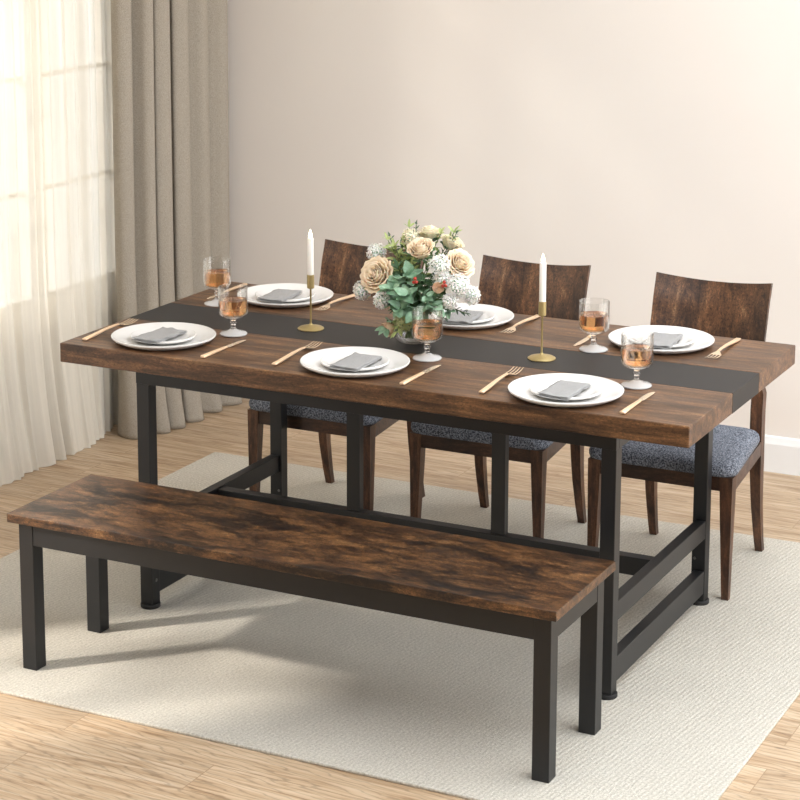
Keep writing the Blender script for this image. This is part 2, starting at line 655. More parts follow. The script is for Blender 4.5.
def fd(i, s):
    ph = prd[i][0] + 1.66
    return (s ** 4 * (0.03 + 0.5 * ph), -0.02 * s ** 4)


curtain('drape_panel', prd, 2.98, M['drape'], dr, fd, thick=0.003, rows=50, seed=9)

rod = thing('curtain_rod', 'black metal curtain rod above the window', 'rod', (0, 0, 0))
bm = bmesh.new()
tube(bm, [(-1.70, -1.6, 3.0), (-1.70, 1.66, 3.0)], 0.012, 12)
obj('rod_tube', bm, M['black'], rod, smooth=True)
for yy in (-1.5, 0.0, 1.6):
    bm = nbox(WX, -1.70, yy - 0.01, yy + 0.01, 2.99, 3.01)
    obj('rod_bracket', bm, M['black'], rod)

# ------------------------------------------------------------------ dining table
TH, TT = 0.75, 0.054
tb = thing('dining_table', 'long rustic wood dining table with black centre stripe and black metal frame', 'table', (0, 0, 0))
bv = 0.0026
obj('plank', nbox(-0.9, 0.9, -0.45, -0.1125, TH - TT, TH, bev=bv), M['table_top'], tb)
obj('plank', nbox(-0.9, 0.9, 0.1125, 0.45, TH - TT, TH, bev=bv), M['table_top'], tb)
o = obj('centre_panel', nbox(-0.9, 0.9, -0.1121, 0.1121, TH - TT, TH - 0.0004, bev=0.001), M['strip'], tb)
o['label'] = 'black centre panel running the length of the top'
LX, LY, LS = 0.696, 0.384, 0.039
AZ0, AZ1 = 0.646, TH - TT
# apron frame
obj('frame_rail', nbox(-LX, LX, -LY - 0.002, -LY + 0.02, AZ0, AZ1, bev=0.001), M['black'], tb)
obj('frame_rail', nbox(-LX, LX, LY - 0.02, LY + 0.002, AZ0, AZ1, bev=0.001), M['black'], tb)
for sx in (-1, 1):
    a, b = sorted((sx * LX, sx * (LX - 0.02)))
    obj('frame_rail', nbox(a, b, -LY + 0.02, LY - 0.02, AZ0, AZ1, bev=0.001), M['black'], tb)
obj('cross_rail', nbox(-LX + 0.02, LX - 0.02, -0.02, 0.02, AZ1 - 0.02, AZ1), M['black'], tb)
for sx in (-1, 1):
    for sy in (-1, 1):
        x0, x1 = sorted((sx * LX, sx * (LX - LS)))
        y0, y1 = sorted((sy * LY, sy * (LY - LS)))
        lg = obj('leg', nbox(x0, x1, y0, y1, 0.012, AZ0, bev=0.0015), M['black'], tb)
        bm = bmesh.new()
        lathe(bm, [(0, 0), (0.0265, 0), (0.028, 0.002), (0.028, 0.010), (0.0265, 0.012), (0, 0.012)], 28,
              ((x0 + x1) / 2, (y0 + y1) / 2, 0))
        obj('foot_pad', bm, M['rubber'], lg, smooth=True)
    # side braces, outer faces flush with the legs
    xa, xb = sorted((sx * (LX - 0.001), sx * (LX - 0.031)))
    obj('side_brace', nbox(xa, xb, -LY + LS, LY - LS, 0.196, 0.247, bev=0.0015), M['black'], tb)
    obj('side_brace', nbox(xa, xb, -LY + LS, LY - LS, 0.035, 0.101, bev=0.0015), M['black'], tb)
    for sy in (-1, 1):
        bm = bmesh.new()
        tube(bm, [(sx * LX * 1.0 - sx * LS - sx * 0.0, sy * (LY - LS / 2), 0.08), (sx * (LX - LS) - sx * 0.002, sy * (LY - LS / 2), 0.08)], 0.005, 14)
        obj('bolt', bm, M['steel'], tb, smooth=True)
    # bolt on front face of the rear leg
    bm = bmesh.new()
    tube(bm, [(sx * (LX - LS + 0.009), LY - LS + 0.001, 0.135), (sx * (LX - LS + 0.009), LY - LS - 0.0018, 0.135)], 0.004, 14)
    obj('bolt', bm, M['steel'], tb, smooth=True)
obj('stretcher', nbox(-LX + 0.031, LX - 0.031, -0.0175, 0.0175, 0.193, 0.243, bev=0.0015), M['black'], tb)
for sx in (-1, 1):
    cx = sx * 0.222
    obj('post', nbox(cx - 0.0205, cx + 0.0205, -0.0125, 0.0125, 0.243, AZ1 - 0.02, bev=0.0012), M['black'], tb)

# ------------------------------------------------------------------ bench
BX, BY, BL, BW, BH, BT = 0.0036, -0.721, 1.504, 0.376, 0.4216, 0.0235
bn = thing('bench', 'long rustic brown wooden bench with black legs in front of the table', 'bench', (BX, BY, 0))
obj('seat_board', nbox(-BL / 2, BL / 2, -BW / 2, BW / 2, BH - BT, BH, bev=0.0018), M['bench_top'], bn)
bx, by, bs = 0.732, 0.166, 0.0425
for sx in (-1, 1):
    for sy in (-1, 1):
        x0, x1 = sorted((sx * bx, sx * (bx - bs)))
        y0, y1 = sorted((sy * by, sy * (by - bs)))
        obj('leg', nbox(x0, x1, y0, y1, 0, BH - BT, bev=0.0012), M['black'], bn)
    x0, x1 = sorted((sx * bx, sx * (bx - 0.03)))
    obj('apron', nbox(x0 + (0.001 if sx < 0 else 0), x1 - (0.001 if sx > 0 else 0), -by + bs, by - bs, BH - BT - 0.061, BH - BT, bev=0.001), M['black'], bn)
for sy in (-1, 1):
    y0, y1 = sorted((sy * (by - 0.0015), sy * (by - 0.03)))
    obj('apron', nbox(-bx + bs, bx - bs, y0, y1, BH - BT - 0.061, BH - BT, bev=0.001), M['black'], bn)


# ------------------------------------------------------------------ chairs
def sq_ring(x0, x1, y0, y1, z):
    return [(x0, y0, z), (x1, y0, z), (x1, y1, z), (x0, y1, z)]


def rear_y(z):
    """front face of the rear post at height z (local, seat front at y=0)"""
    pts = [(0, 0.444), (0.08, 0.418), (0.18, 0.396), (0.30, 0.386), (0.42, 0.383), (0.56, 0.386), (0.65, 0.396), (0.74, 0.420), (0.83, 0.451)]
    for (a, ya), (b, yb) in zip(pts, pts[1:]):
        if z <= b:
            u = (z - a) / (b - a)
            u = u * u * (3 - 2 * u) * 0.3 + u * 0.7
            return ya + (yb - ya) * u
    return pts[-1][1]


def make_chair(loc, label):
    t = thing('dining_chair', label, 'chair', loc, 'wooden dining chairs along the far side of the table')
    hf, hr = 0.2145, 0.178
    ZS = 0.358   # top of the rails
    for sx in (-1, 1):
        # front leg, tapering on its inner side
        bm = bmesh.new()
        rings = []
        for z, w in ((0, 0.020), (0.10, 0.025), (0.25, 0.033), (ZS, 0.038)):
            off = 0.003 * (1 - z / ZS)
            x0, x1 = sorted((sx * (hf - off), sx * (hf - off - w)))
            rings.append(sq_ring(x0, x1, 0.0 + off, 0.0 + off + w, z))
        loft(bm, rings)
        obj('leg', bm, M['chair_leg'], t)
        bm = bmesh.new()
        rings = []
        for k in range(15):
            z = 0.70 * k / 14
            w = 0.022 + 0.014 * min(1, z / 0.34)
            if z > 0.5:
                w -= 0.012 * (z - 0.5) / 0.2
            d = 0.022 + 0.012 * min(1, z / 0.30) - (0.014 * max(0, (z - 0.5) / 0.2))
            y = rear_y(z) + (0.012 if z > 0.54 else 0.012 * max(0, (z - 0.48) / 0.06))
            xo = hr + 0.003 * min(1, z / 0.3)
            if z > 0.5:
                xo -= 0.004 + 0.012 * min(1, (z - 0.5) / 0.05)
            x0, x1 = sorted((sx * xo, sx * (xo - w)))
            rings.append(sq_ring(x0, x1, y, y + d, z))
        loft(bm, rings)
        o = obj('leg', bm, M['chair_leg'], t, smooth=True)
    # rails
    obj('seat_rail', nbox(-hf + 0.036, hf - 0.036, 0.004, 0.026, ZS - 0.042, ZS), M['chair_rail'], t)
    obj('seat_rail', nbox(-hr + 0.030, hr - 0.030, 0.388, 0.408, ZS - 0.042, ZS), M['chair_rail'], t)
    for sx in (-1, 1):
        bm = bmesh.new()
        r = []
        for (y, xo) in ((0.036, hf - 0.001), (0.388, hr + 0.002)):
            x0, x1 = sorted((sx * xo, sx * (xo - 0.022)))
            r.append([(x0, y, ZS - 0.042), (x1, y, ZS - 0.042), (x1, y, ZS), (x0, y, ZS)])
        loft(bm, r)
        obj('seat_rail', bm, M['chair_rail'], t)
    # cushion: rounded slab with domed top
    bm = bmesh.new()
    N = 22
    outline = []
    cr = 0.04
    f0, f1, r0, r1 = -(hf + 0.006), hf + 0.006, -(hr + 0.008), hr + 0.008
    yf, yr = -0.010, 0.385

    def corner(cx, cy, a0):
        return [(cx + cr * math.cos(a0 + PI / 2 * k / 6), cy + cr * math.sin(a0 + PI / 2 * k / 6)) for k in range(7)]
    outline += corner(f0 + cr, yf + cr, PI)
    outline += corner(f1 - cr, yf + cr, 1.5 * PI)
    outline += corner(r1 - cr, yr - cr, 0)
    outline += corner(r0 + cr, yr - cr, 0.5 * PI)
    cxm, cym = 0.0, (yf + yr) / 2
    rings = []
    for s, z in ((0.955, ZS), (0.985, ZS + 0.003), (1.0, ZS + 0.012), (1.0, ZS + 0.022), (0.985, ZS + 0.031), (0.955, ZS + 0.038),
                 (0.90, ZS + 0.043), (0.80, ZS + 0.0475), (0.6, ZS + 0.052), (0.35, ZS + 0.0545), (0.12, ZS + 0.0555)):
        rings.append([(cxm + (x - cxm) * s, cym + (y - cym) * s, z) for x, y in outline])
    loft(bm, rings)
    o = obj('seat_cushion', bm, M['cushion'], t, smooth=False)
    o.data.polygons.foreach_set('use_smooth', [True] * len(o.data.polygons))
    # curved backrest
    bm = bmesh.new()
    NX, NZ = 20, 12
    z0, z1 = 0.545, 0.825
    hw = 0.177
    sag = 0.030
    rows = {0: [], 1: []}
    for k in range(NZ + 1):
        z = z0 + (z1 - z0) * k / NZ
        dy = (rear_y(z + 0.01) - rear_y(z - 0.01)) / 0.02
        L = math.sqrt(1 + dy * dy)
        ny, nz = 1 / L, -dy / L            # backward normal
        ra, rb = [], []
        for i in range(NX + 1):
            u = i / NX * 2 - 1
            s = sag * (1 - u * u)
            x = u * (hw - 0.002 * (1 - k / NZ))
            zz = z
            zz = z - 0.011 * (k / NZ) ** 2 * (1 - u * u)
            yb = rear_y(z) - 0.006
            ra.append(bm.verts.new((x, yb + ny * s, zz + nz * s)))
            rb.append(bm.verts.new((x, yb + ny * (s + 0.016), zz + nz * (s + 0.016))))
        rows[0].append(ra)
        rows[1].append(rb)
    A, B = rows[0], rows[1]
    for k in range(NZ):
        for i in range(NX):
            bm.faces.new((A[k][i], A[k][i + 1], A[k + 1][i + 1], A[k + 1][i]))
            bm.faces.new((B[k][i], B[k + 1][i], B[k + 1][i + 1], B[k][i + 1]))
    for k in range(NZ):
        for i in (0, NX):
            bm.faces.new((A[k][i], A[k + 1][i], B[k + 1][i], B[k][i]))
    for i in range(NX):
        for k in (0, NZ):
            bm.faces.new((A[k][i], A[k][i + 1], B[k][i + 1], B[k][i]))
    obj('backrest', bm, M['chair_back'], t, smooth=True)
    return t


ch = make_chair((0.533, 0.41, 0), 'rustic wooden dining chair with blue-grey cushion at the right end, farthest from the window')
for x, lb in ((-0.037, 'middle wooden dining chair, its backrest right behind the right-hand lit candle'),
              (-0.599, 'wooden dining chair nearest the window, its backrest partly hidden by the flower bouquet')):
    c = copy_tree(ch)
    c.location = (x, 0.41, 0)
    c['label'] = lb

# ------------------------------------------------------------------ plates
def plate_profile(R, rim, h, th=0.004):
    well = R - rim
    top = [(0, 0.006), (well * 0.9, 0.006), (well, 0.0075), (well + rim * 0.15, 0.0105), (R - 0.002, h - 0.0005), (R, h - 0.0015),
           (R, h - 0.0045), (R - 0.004, h - 0.0085), (R - 0.020, 0.0030), (R - 0.032, 0.0), (0, 0)]
    return top


bm = bmesh.new()
lathe(bm, plate_profile(0.144, 0.040, 0.0195), 80)
dinner = obj('dinner_plate', bm, M['china'], smooth=True)
bm = bmesh.new()
lathe(bm, plate_profile(0.090, 0.020, 0.0150), 64)
side = obj('side_plate', bm, M['china'], smooth=True)


def napkin_bm(seed):
    """folded linen: a soft stack of three layers, long side along y"""
    rnd = random.Random(seed)
    bm = bmesh.new()
    W, L = 0.082, 0.152
    layers = [(0.0, 0.0, 0.0, 1.0, 0.0026), (0.003, 0.002, 0.0030, 0.985, 0.0026), (0.001, 0.001, 0.0060, 0.975, 0.0028)]
    sk = 0.03
    for li, (ox, oy, oz, s, th) in enumerate(layers):
        NX, NY = 12, 18
        top, bot = [], []
        for j in range(NY + 1):
            rt, rb = [], []
            for i in range(NX + 1):
                u, v = i / NX - 0.5, j / NY - 0.5
                # rounded outline
                x = u * W * s + ox + 0.003 * noise.noise(Vector((v * 6, seed, li)))
                y = v * L * s + oy + 0.003 * noise.noise(Vector((u * 6, seed + 3, li)))
                edge = min(1, (0.5 - abs(u)) * 9, (0.5 - abs(v)) * 12)
                wv = 0.0042 * noise.noise(Vector((u * 4 + seed, v * 5, li * 0.4))) + 0.0010 * math.sin(v * 16 + u * 5 + seed)
                zc = oz + max(0, wv) + 0.0015
                hgt = th * (0.25 + 0.75 * max(0, edge) ** 0.5)
                # a lifted front corner like pressed linen
                lift = 0.004 * max(0, -v - 0.3) * max(0, -u) * 8
                rt.append(bm.verts.new((x, y, zc + hgt / 2 + th / 2 + lift)))
                rb.append(bm.verts.new((x, y, zc - hgt / 2 + th / 2 + lift)))
            top.append(rt)
            bot.append(rb)
        for j in range(NY):
            for i in range(NX):
                bm.faces.new((top[j][i], top[j][i + 1], top[j + 1][i + 1], top[j + 1][i]))
                bm.faces.new((bot[j][i], bot[j + 1][i], bot[j + 1][i + 1], bot[j][i + 1]))
        for j in range(NY):
            for i in (0, NX):
                bm.faces.new((top[j][i], top[j + 1][i], bot[j + 1][i], bot[j][i]))
        for i in range(NX):
            for j in (0, NY):
                bm.faces.new((top[j][i], top[j][i + 1], bot[j][i + 1], bot[j][i]))
    return bm


settings = [  # x, y, where, far?
    (-0.6592, -0.2988, 'near side at the window end', -0.004, -0.02),
    (-0.0595, -0.3116, 'near side, in front of the bouquet', 0.02, 0.02),
    (0.5362, -0.3214, 'near side at the right end', 0.0, 0.0),
    (-0.6154, 0.3042, 'far side at the window end', 0.0, 0.1),
    (-0.0260, 0.2983, 'far side, just right of the bouquet', 0.02, 0.15),
    (0.5703, 0.2905, 'far side, in front of the right chair', 0.02, 0.1),
]
first = True
for i, (x, y, wh, nx, nr) in enumerate(settings):
    d = dinner if i == 0 else dinner.copy()
    s = side if i == 0 else side.copy()
    if i:
        C.objects.link(d)
        C.objects.link(s)
    d.location = (x, y, TH)
    s.location = (x + 0.004, y - 0.008, TH + 0.0065)
    tag(d, 'large white dinner plate, table ' + wh, 'plate', 'white dinner plates')
    tag(s, 'small white plate stacked on the dinner plate, ' + wh, 'plate', 'small white side plates')
    nk = obj('napkin', napkin_bm(i * 1.7 + 0.5), M['napkin'], smooth=False)
    nk.data.polygons.foreach_set('use_smooth', [True] * len(nk.data.polygons))
    nk.location = (x + 0.006 + nx * 0.5, y - 0.03 if y < 0 else y - 0.06, TH + 0.0065 + 0.0065 + 0.002)
    nk.rotation_euler = (0, 0, nr)
    if y > 0:
        nk.location.y = y - 0.045
    tag(nk, 'folded grey linen napkin on the small plate, ' + wh, 'napkin', 'folded grey napkins')


# ------------------------------------------------------------------ cutlery
def strip(bm, pts):
    """pts: (y, xc, halfwidth, zc, halfthick) solid flat bar along y"""
    rings = []
    for y, xc, hw_, zc, ht in pts:
        b = min(ht, hw_) * 0.5
        rings.append([(xc - hw_ + b, y, zc - ht), (xc + hw_ - b, y, zc - ht), (xc + hw_, y, zc - ht + b), (xc + hw_, y, zc + ht - b),
                      (xc + hw_ - b, y, zc + ht), (xc - hw_ + b, y, zc + ht), (xc - hw_, y, zc + ht - b), (xc - hw_, y, zc - ht + b)])
    loft(bm, rings)


def make_fork():
    t = thing('fork', 'x', 'fork', (0, 0, 0), 'gold forks')
    bm = bmesh.new()
    strip(bm, [(-0.128, 0, 0.0062, 0.0035, 0.0016), (-0.126, 0, 0.0075, 0.0035, 0.0030), (-0.08, 0, 0.0066, 0.0055, 0.0030),
               (-0.02, 0, 0.0052, 0.0095, 0.0026), (0.03, 0, 0.0040, 0.0105, 0.0022), (0.048, 0, 0.0040, 0.0095, 0.0019)])
    obj('handle', bm, M['rosegold'], t, smooth=True)
    bm = bmesh.new()
    strip(bm, [(0.046, 0, 0.0040, 0.0095, 0.0017), (0.056, 0, 0.0055, 0.0075, 0.0012), (0.064, 0, 0.0110, 0.0054, 0.0010),
               (0.071, 0, 0.0145, 0.0040, 0.0010), (0.076, 0, 0.0150, 0.0035, 0.0009)])
    for k in range(4):
        xc = (k - 1.5) * 0.0090
        strip(bm, [(0.074, xc, 0.0016, 0.0035, 0.0010), (0.092, xc, 0.0015, 0.0030, 0.0010), (0.110, xc * 0.98, 0.0014, 0.0042, 0.0009),
                   (0.124, xc * 0.96, 0.0011, 0.0066, 0.0008), (0.132, xc * 0.95, 0.0006, 0.0082, 0.0005)])
    obj('tines', bm, M['palegold'], t, smooth=True)
    return t


def make_knife():
    t = thing('knife', 'x', 'knife', (0, 0, 0), 'gold knives')
    bm = bmesh.new()
    strip(bm, [(-0.112, 0, 0.0062, 0.0035, 0.0020), (-0.110, 0, 0.0074, 0.0037, 0.0033), (-0.05, 0, 0.0062, 0.0037, 0.0032),
               (0.010, 0, 0.0050, 0.0034, 0.0026)])
    obj('handle', bm, M['rosegold'], t, smooth=True)
    bm = bmesh.new()
    strip(bm, [(0.008, 0, 0.0045, 0.003, 0.0018), (0.018, 0.0005, 0.0052, 0.0025, 0.0012), (0.024, -0.0012, 0.0080, 0.0022, 0.0010),
               (0.060, -0.0012, 0.0084, 0.0020, 0.0009), (0.090, -0.0002, 0.0072, 0.0018, 0.0008), (0.105, 0.0015, 0.0044, 0.0016, 0.0006),
               (0.112, 0.0035, 0.0012, 0.0015, 0.0004)])
    obj('blade', bm, M['palegold'], t, smooth=True)
    return t


fork, knife = make_fork(), make_knife()
forks = [(-0.856, -0.273, 0.02, 'near side at the window end, left of the plate'),
         (-0.257, -0.273, 0.03, 'near side, left of the middle plate'),
         (0.340, -0.279, 0.035, 'near side, left of the right-end plate'),
         (-0.451, 0.325, PI, 'far side, between the left candlestick and the bouquet'),
         (0.146, 0.313, PI, 'far side, between bouquet and right candlestick'),
         (0.745, 0.303, PI, 'far side at the right end, before the right chair')]
knives = [(-0.462, -0.306, 0, 'near side, below the glass nearest the window'),
          (0.132, -0.311, 0, 'near side, right of the plate before the bouquet'),
          (0.722, -0.310, 0, 'near side at the right end of the table'),
          (-0.823, 0.312, PI, 'far side, seen behind the two left glasses'),
          (0.371, 0.268, PI, 'far side, behind the right far glass')]
for src, lst, nm in ((fork, forks, 'gold fork with slim handle, '), (knife, knives, 'gold table knife, ')):
    for k, (x, y, r, w) in enumerate(lst):
        c = src if k == 0 else copy_tree(src)
        c.location = (x, y, TH + 0.0002)
        c.rotation_euler = (0, 0, r)
        c['label'] = nm + w


# ------------------------------------------------------------------ glasses
def make_glass():
    t = thing('wine_glass', 'x', 'glass', (0, 0, 0), 'stemmed glasses of amber drink')
    bm = bmesh.new()
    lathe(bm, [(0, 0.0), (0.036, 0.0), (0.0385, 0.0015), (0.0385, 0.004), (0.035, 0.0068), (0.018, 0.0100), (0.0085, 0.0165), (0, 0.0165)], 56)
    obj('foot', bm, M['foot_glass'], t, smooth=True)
    bm = bmesh.new()
    lathe(bm, [(0, 0.0165), (0.0085, 0.0165), (0.0062, 0.024), (0.0068, 0.029), (0.0095, 0.033), (0.0068, 0.037), (0.0070, 0.041),
               (0.0100, 0.0450), (0.012, 0.0458), (0, 0.0458)], 40)
    obj('stem', bm, M['glass'], t, smooth=True)
    bm = bmesh.new()
    lathe(bm, [(0, 0.0460), (0.012, 0.0460), (0.022, 0.0485), (0.033, 0.0530), (0.0395, 0.0600), (0.0412, 0.068), (0.0412, 0.134), (0.0408, 0.1365),
               (0.0396, 0.1365), (0.0390, 0.134), (0.0390, 0.069), (0.0370, 0.0625), (0.0310, 0.0570), (0.020, 0.0535), (0, 0.0520)], 56)
    obj('bowl', bm, M['thin_glass'], t, smooth=True)
    bm = bmesh.new()
    e = 0.0004
    prof = [(0, 0.0520 + e), (0.020 - e, 0.0535 + e), (0.0310 - e, 0.0570 + e), (0.0370 - e, 0.0625 + e), (0.0390 - e, 0.069), (0.0390 - e, 0.0995),
            (0.0380, 0.0990), (0, 0.0990)]
    lathe(bm, prof, 56)
    obj('drink', bm, M['drink'], t, smooth=True)
    return t


gl_ = make_glass()
for k, (x, y, w) in enumerate([(-0.7623, 0.1553, 'far side at the window end, in front of the drape'),
                               (-0.5263, -0.1487, 'near side, right of the plate nearest the window'),
                               (0.0727, -0.1507, 'middle of the table, in front of the bouquet'),
                               (0.4307, 0.1413, 'far side, right of the right candlestick'),
                               (0.6627, -0.1597, 'near side, right-most glass, beside the right-end plate')]):
    c = gl_ if k == 0 else copy_tree(gl_)
    c.location = (x, y, TH)
    c.rotation_euler = (0, 0, k * 0.7)
    c['label'] = 'stemmed glass of amber drink, ' + w


# ------------------------------------------------------------------ candlesticks and candles
def make_stick():
    t = thing('candlestick', 'x', 'candlestick', (0, 0, 0), 'brass candlesticks')
    bm = bmesh.new()
    lathe(bm, [(0, 0), (0.036, 0), (0.0375, 0.0012), (0.0372, 0.003), (0.032, 0.0062), (0.018, 0.0098), (0.006, 0.0125), (0.0036, 0.0160), (0.0, 0.0160)], 48)
    obj('base', bm, M['brass'], t, smooth=True)
    bm = bmesh.new()
    lathe(bm, [(0, 0.0125), (0.0036, 0.0125), (0.0028, 0.020), (0.0026, 0.114), (0.004, 0.1185), (0, 0.1185)], 20)
    obj('stem', bm, M['brass'], t, smooth=True)
    bm = bmesh.new()
    lathe(bm, [(0, 0.1170), (0.0085, 0.1170), (0.0104, 0.1190), (0.0104, 0.1560), (0.0098, 0.1565), (0.0094, 0.1560), (0.0094, 0.124), (0, 0.124)], 28)
    obj('candle_cup', bm, M['brass'], t, smooth=True)
    return t


def make_candle():
    t = thing('candle', 'x', 'candle', (0, 0, 0), 'white taper candles')
    bm = bmesh.new()
    lathe(bm, [(0, 0), (0.0091, 0), (0.0091, 0.030), (0.0088, 0.1335), (0.0078, 0.1365), (0.003, 0.1355), (0, 0.135)], 28)
    obj('wax', bm, M['candle'], t, smooth=True)
    bm = bmesh.new()
    tube(bm, [(0, 0, 0.134), (0, 0, 0.140), (0.0008, 0, 0.144)], 0.0008, 6)
    obj('wick', bm, M['wick'], t)
    bm = bmesh.new()
    lathe(bm, [(0, 0.1358), (0.0030, 0.1372), (0.0048, 0.1415), (0.0050, 0.146), (0.0034, 0.152), (0.0014, 0.158), (0, 0.162)], 16)
    obj('flame', bm, M['flame'], t, smooth=True)
    return t


st, ca = make_stick(), make_candle()
for k, (x, y, w) in enumerate([(-0.3663, 0.0082, 'left of the bouquet on the black stripe'), (0.3421, -0.0094, 'right of the bouquet on the black stripe')]):
    a = st if k == 0 else copy_tree(st)
    b = ca if k == 0 else copy_tree(ca)
    a.location = (x, y, TH)
    b.location = (x, y, TH + 0.1242)
    a['label'] = 'slim brass candlestick with round base, ' + w
    b['label'] = 'lit white taper candle in the candlestick ' + w.replace(' on the black stripe', '')

# ------------------------------------------------------------------ bouquet
VX, VY = -0.040, 0.0
vs = thing('vase', 'round clear glass bowl vase on the black stripe, holding the bouquet', 'vase', (VX, VY, TH))
bm = bmesh.new()
lathe(bm, [(0, 0), (0.030, 0), (0.044, 0.006), (0.058, 0.022), (0.063, 0.042), (0.060, 0.062), (0.050, 0.080), (0.046, 0.086), (0.044, 0.086),
           (0.048, 0.079), (0.0578, 0.061), (0.0606, 0.042), (0.0556, 0.0235), (0.042, 0.0085), (0.028, 0.0035), (0, 0.0035)], 56)
obj('bowl', bm, M['thin_glass'], vs, smooth=True)

NECK = Vector((VX, VY, TH + 0.078))
rnd = random.Random(11)


def petal(bm, base, ax, up, ang, r0, r1, h, spread, curl, n=7, m=7, wob=0.0):
    """cupped petal around axis `up`"""
    side_ = up.cross(ax)
    rows = []
    for j in range(m + 1):
        v = j / m
        rr = r0 + (r1 - r0) * math.sin(v * PI / 2)
        if v > 0.72:
            rr += curl * ((v - 0.72) / 0.28) ** 2
        zz = h * v - (0.35 * curl * ((v - 0.72) / 0.28) ** 2 if v > 0.72 else 0)
        row = []
        wsc = math.sin(min(1, v * 1.6) * PI / 2) * (1 - 0.18 * max(0, (v - 0.7) / 0.3) ** 2)
        for i in range(n + 1):
            u = i / n * 2 - 1
            a = ang + u * spread * wsc
            zz2 = zz - h * 0.16 * (u ** 4) * v
            rr2 = rr * (1 + wob * math.sin(u * 7 + ang * 3))
            p = base + (ax * math.cos(a) + side_ * math.sin(a)) * rr2 + up * zz2
            row.append(bm.verts.new(p))
        rows.append(row)
    for a, b in zip(rows, rows[1:]):
        for i in range(n):
            bm.faces.new((a[i], a[i + 1], b[i + 1], b[i]))


def stem_obj(parent, tip, rad=0.0016):
    bm = bmesh.new()
    foot = Vector((VX + rnd.uniform(-0.022, 0.022), VY + rnd.uniform(-0.022, 0.022), TH + 0.014))
    mid = NECK + Vector((rnd.uniform(-0.018, 0.018), rnd.uniform(-0.018, 0.018), 0))
    pts = []
    for k in range(11):
        u = k / 10
        if u < 0.35:
            pts.append(foot.lerp(mid, u / 0.35))
        else:
            w = (u - 0.35) / 0.65
            q = mid.lerp(tip, w)
            q.z += 0.02 * math.sin(w * PI)
            pts.append(q)
    off = Vector(parent.location)
    tube(bm, [p - off for p in pts], rad, 6)
    return obj('stem', bm, M['stem'], parent, smooth=True)


def rose(tip, up, R, mat, label, seed, openness=1.0, group='roses in the bouquet'):
    up = Vector(up).normalized()
    tip = Vector(tip)
    root = thing('rose', label, 'flower', tip, group)
    ax = up.orthogonal().normalized()
    bm = bmesh.new()
    H = R * 1.25
    r_ = random.Random(seed)
    rings_ = [(2, 0.10, 1.00), (3, 0.19, 1.00), (3, 0.29, 0.98), (4, 0.40, 0.95), (4, 0.52, 0.90), (5, 0.65, 0.83), (5, 0.79, 0.74), (6, 0.93, 0.62)]
    if openness < 0.5:
        rings_ = rings_[:5]
    kmax = rings_[-1][1]
    for q_, (np_, rr_, hh_) in enumerate(rings_):
        f = rr_ / 0.93
        a0 = q_ * 1.1 + r_.uniform(-.3, .3)
        for k in range(np_):
            r1 = R * rr_ / (kmax if openness < 0.5 else 0.93) * (0.88 + r_.uniform(-.04, .04)) * (0.8 + 0.2 * openness)
            h = H * (1 - (1 - hh_) * openness) * (1 + r_.uniform(-.03, .03))
            petal(bm, -up * R * 0.62 + ax * r_.uniform(-.03, .03) * R, ax, up, a0 + k * 2 * PI / np_, r1 * 0.30, r1, h,
                  PI / np_ * 1.28, R * (0.015 + 0.20 * f * f * openness), n=9, m=8, wob=0.015 + 0.03 * f)
    o = obj('petals', bm, mat, root)
    o.data.polygons.foreach_set('use_smooth', [True] * len(o.data.polygons))
    md = o.modifiers.new('thickness', 'SOLIDIFY')
    md.thickness = 0.0006
    bm = bmesh.new()
    for k in range(5):
        petal(bm, -up * R * 0.70, ax, up, k * 2 * PI / 5, R * 0.15, R * 0.75, R * 0.5, 0.35, R * 0.2)
    o = obj('sepals', bm, M['leaf_deep'], root)
    o.data.polygons.foreach_set('use_smooth', [True] * len(o.data.polygons))
    stem_obj(root, tip - up * R * 0.6, 0.002)
    return root


def floret_cluster(tip, R, mat, label, seed, n=60, fr=0.0085, name='hydrangea', group='small white flower clusters in the bouquet'):
    r_ = random.Random(seed)
    tip = Vector(tip)
    root = thing(name, label, 'flower', tip, group)
    out = (tip - NECK).normalized()
    bm = bmesh.new()
    n = int(n * 1.5)
    for k in range(n):
        z = 1 - 1.75 * (k + 0.5) / n
        a = k * 2.39996
        rr = math.sqrt(max(0, 1 - z * z))
        d = Vector((rr * math.cos(a), rr * math.sin(a), z))
        q = Vector((0, 0, 1)).rotation_difference(out)
        d = q @ d
        c = d * R * r_.uniform(0.78, 1.08)
        t1 = d.orthogonal().normalized()
        t1.rotate(Matrix.Rotation(r_.uniform(0, 6), 3, d))
        t2 = d.cross(t1)
        f = fr * r_.uniform(0.8, 1.2)
        cv = bm.verts.new(c)
        for m_ in range(4):
            aa = m_ * PI / 2
            e1 = t1 * math.cos(aa) + t2 * math.sin(aa)
            e2 = t1 * math.cos(aa + PI / 2) + t2 * math.sin(aa + PI / 2)
            v1 = bm.verts.new(c + e1 * f * 0.75 + e2 * f * 0.32 + d * f * 0.15)
            v2 = bm.verts.new(c + e1 * f * 1.15 + d * f * 0.30)
            v3 = bm.verts.new(c + e1 * f * 0.75 - e2 * f * 0.32 + d * f * 0.15)
            bm.faces.new((cv, v1, v2, v3))
    obj('petals', bm, mat, root)
    bm = bmesh.new()
    bmesh.ops.create_icosphere(bm, subdivisions=2, radius=R * 0.66)
    obj('flower_core', bm, M['leaf_sage'], root, smooth=True)
    stem_obj(root, tip, 0.0016)
    return root


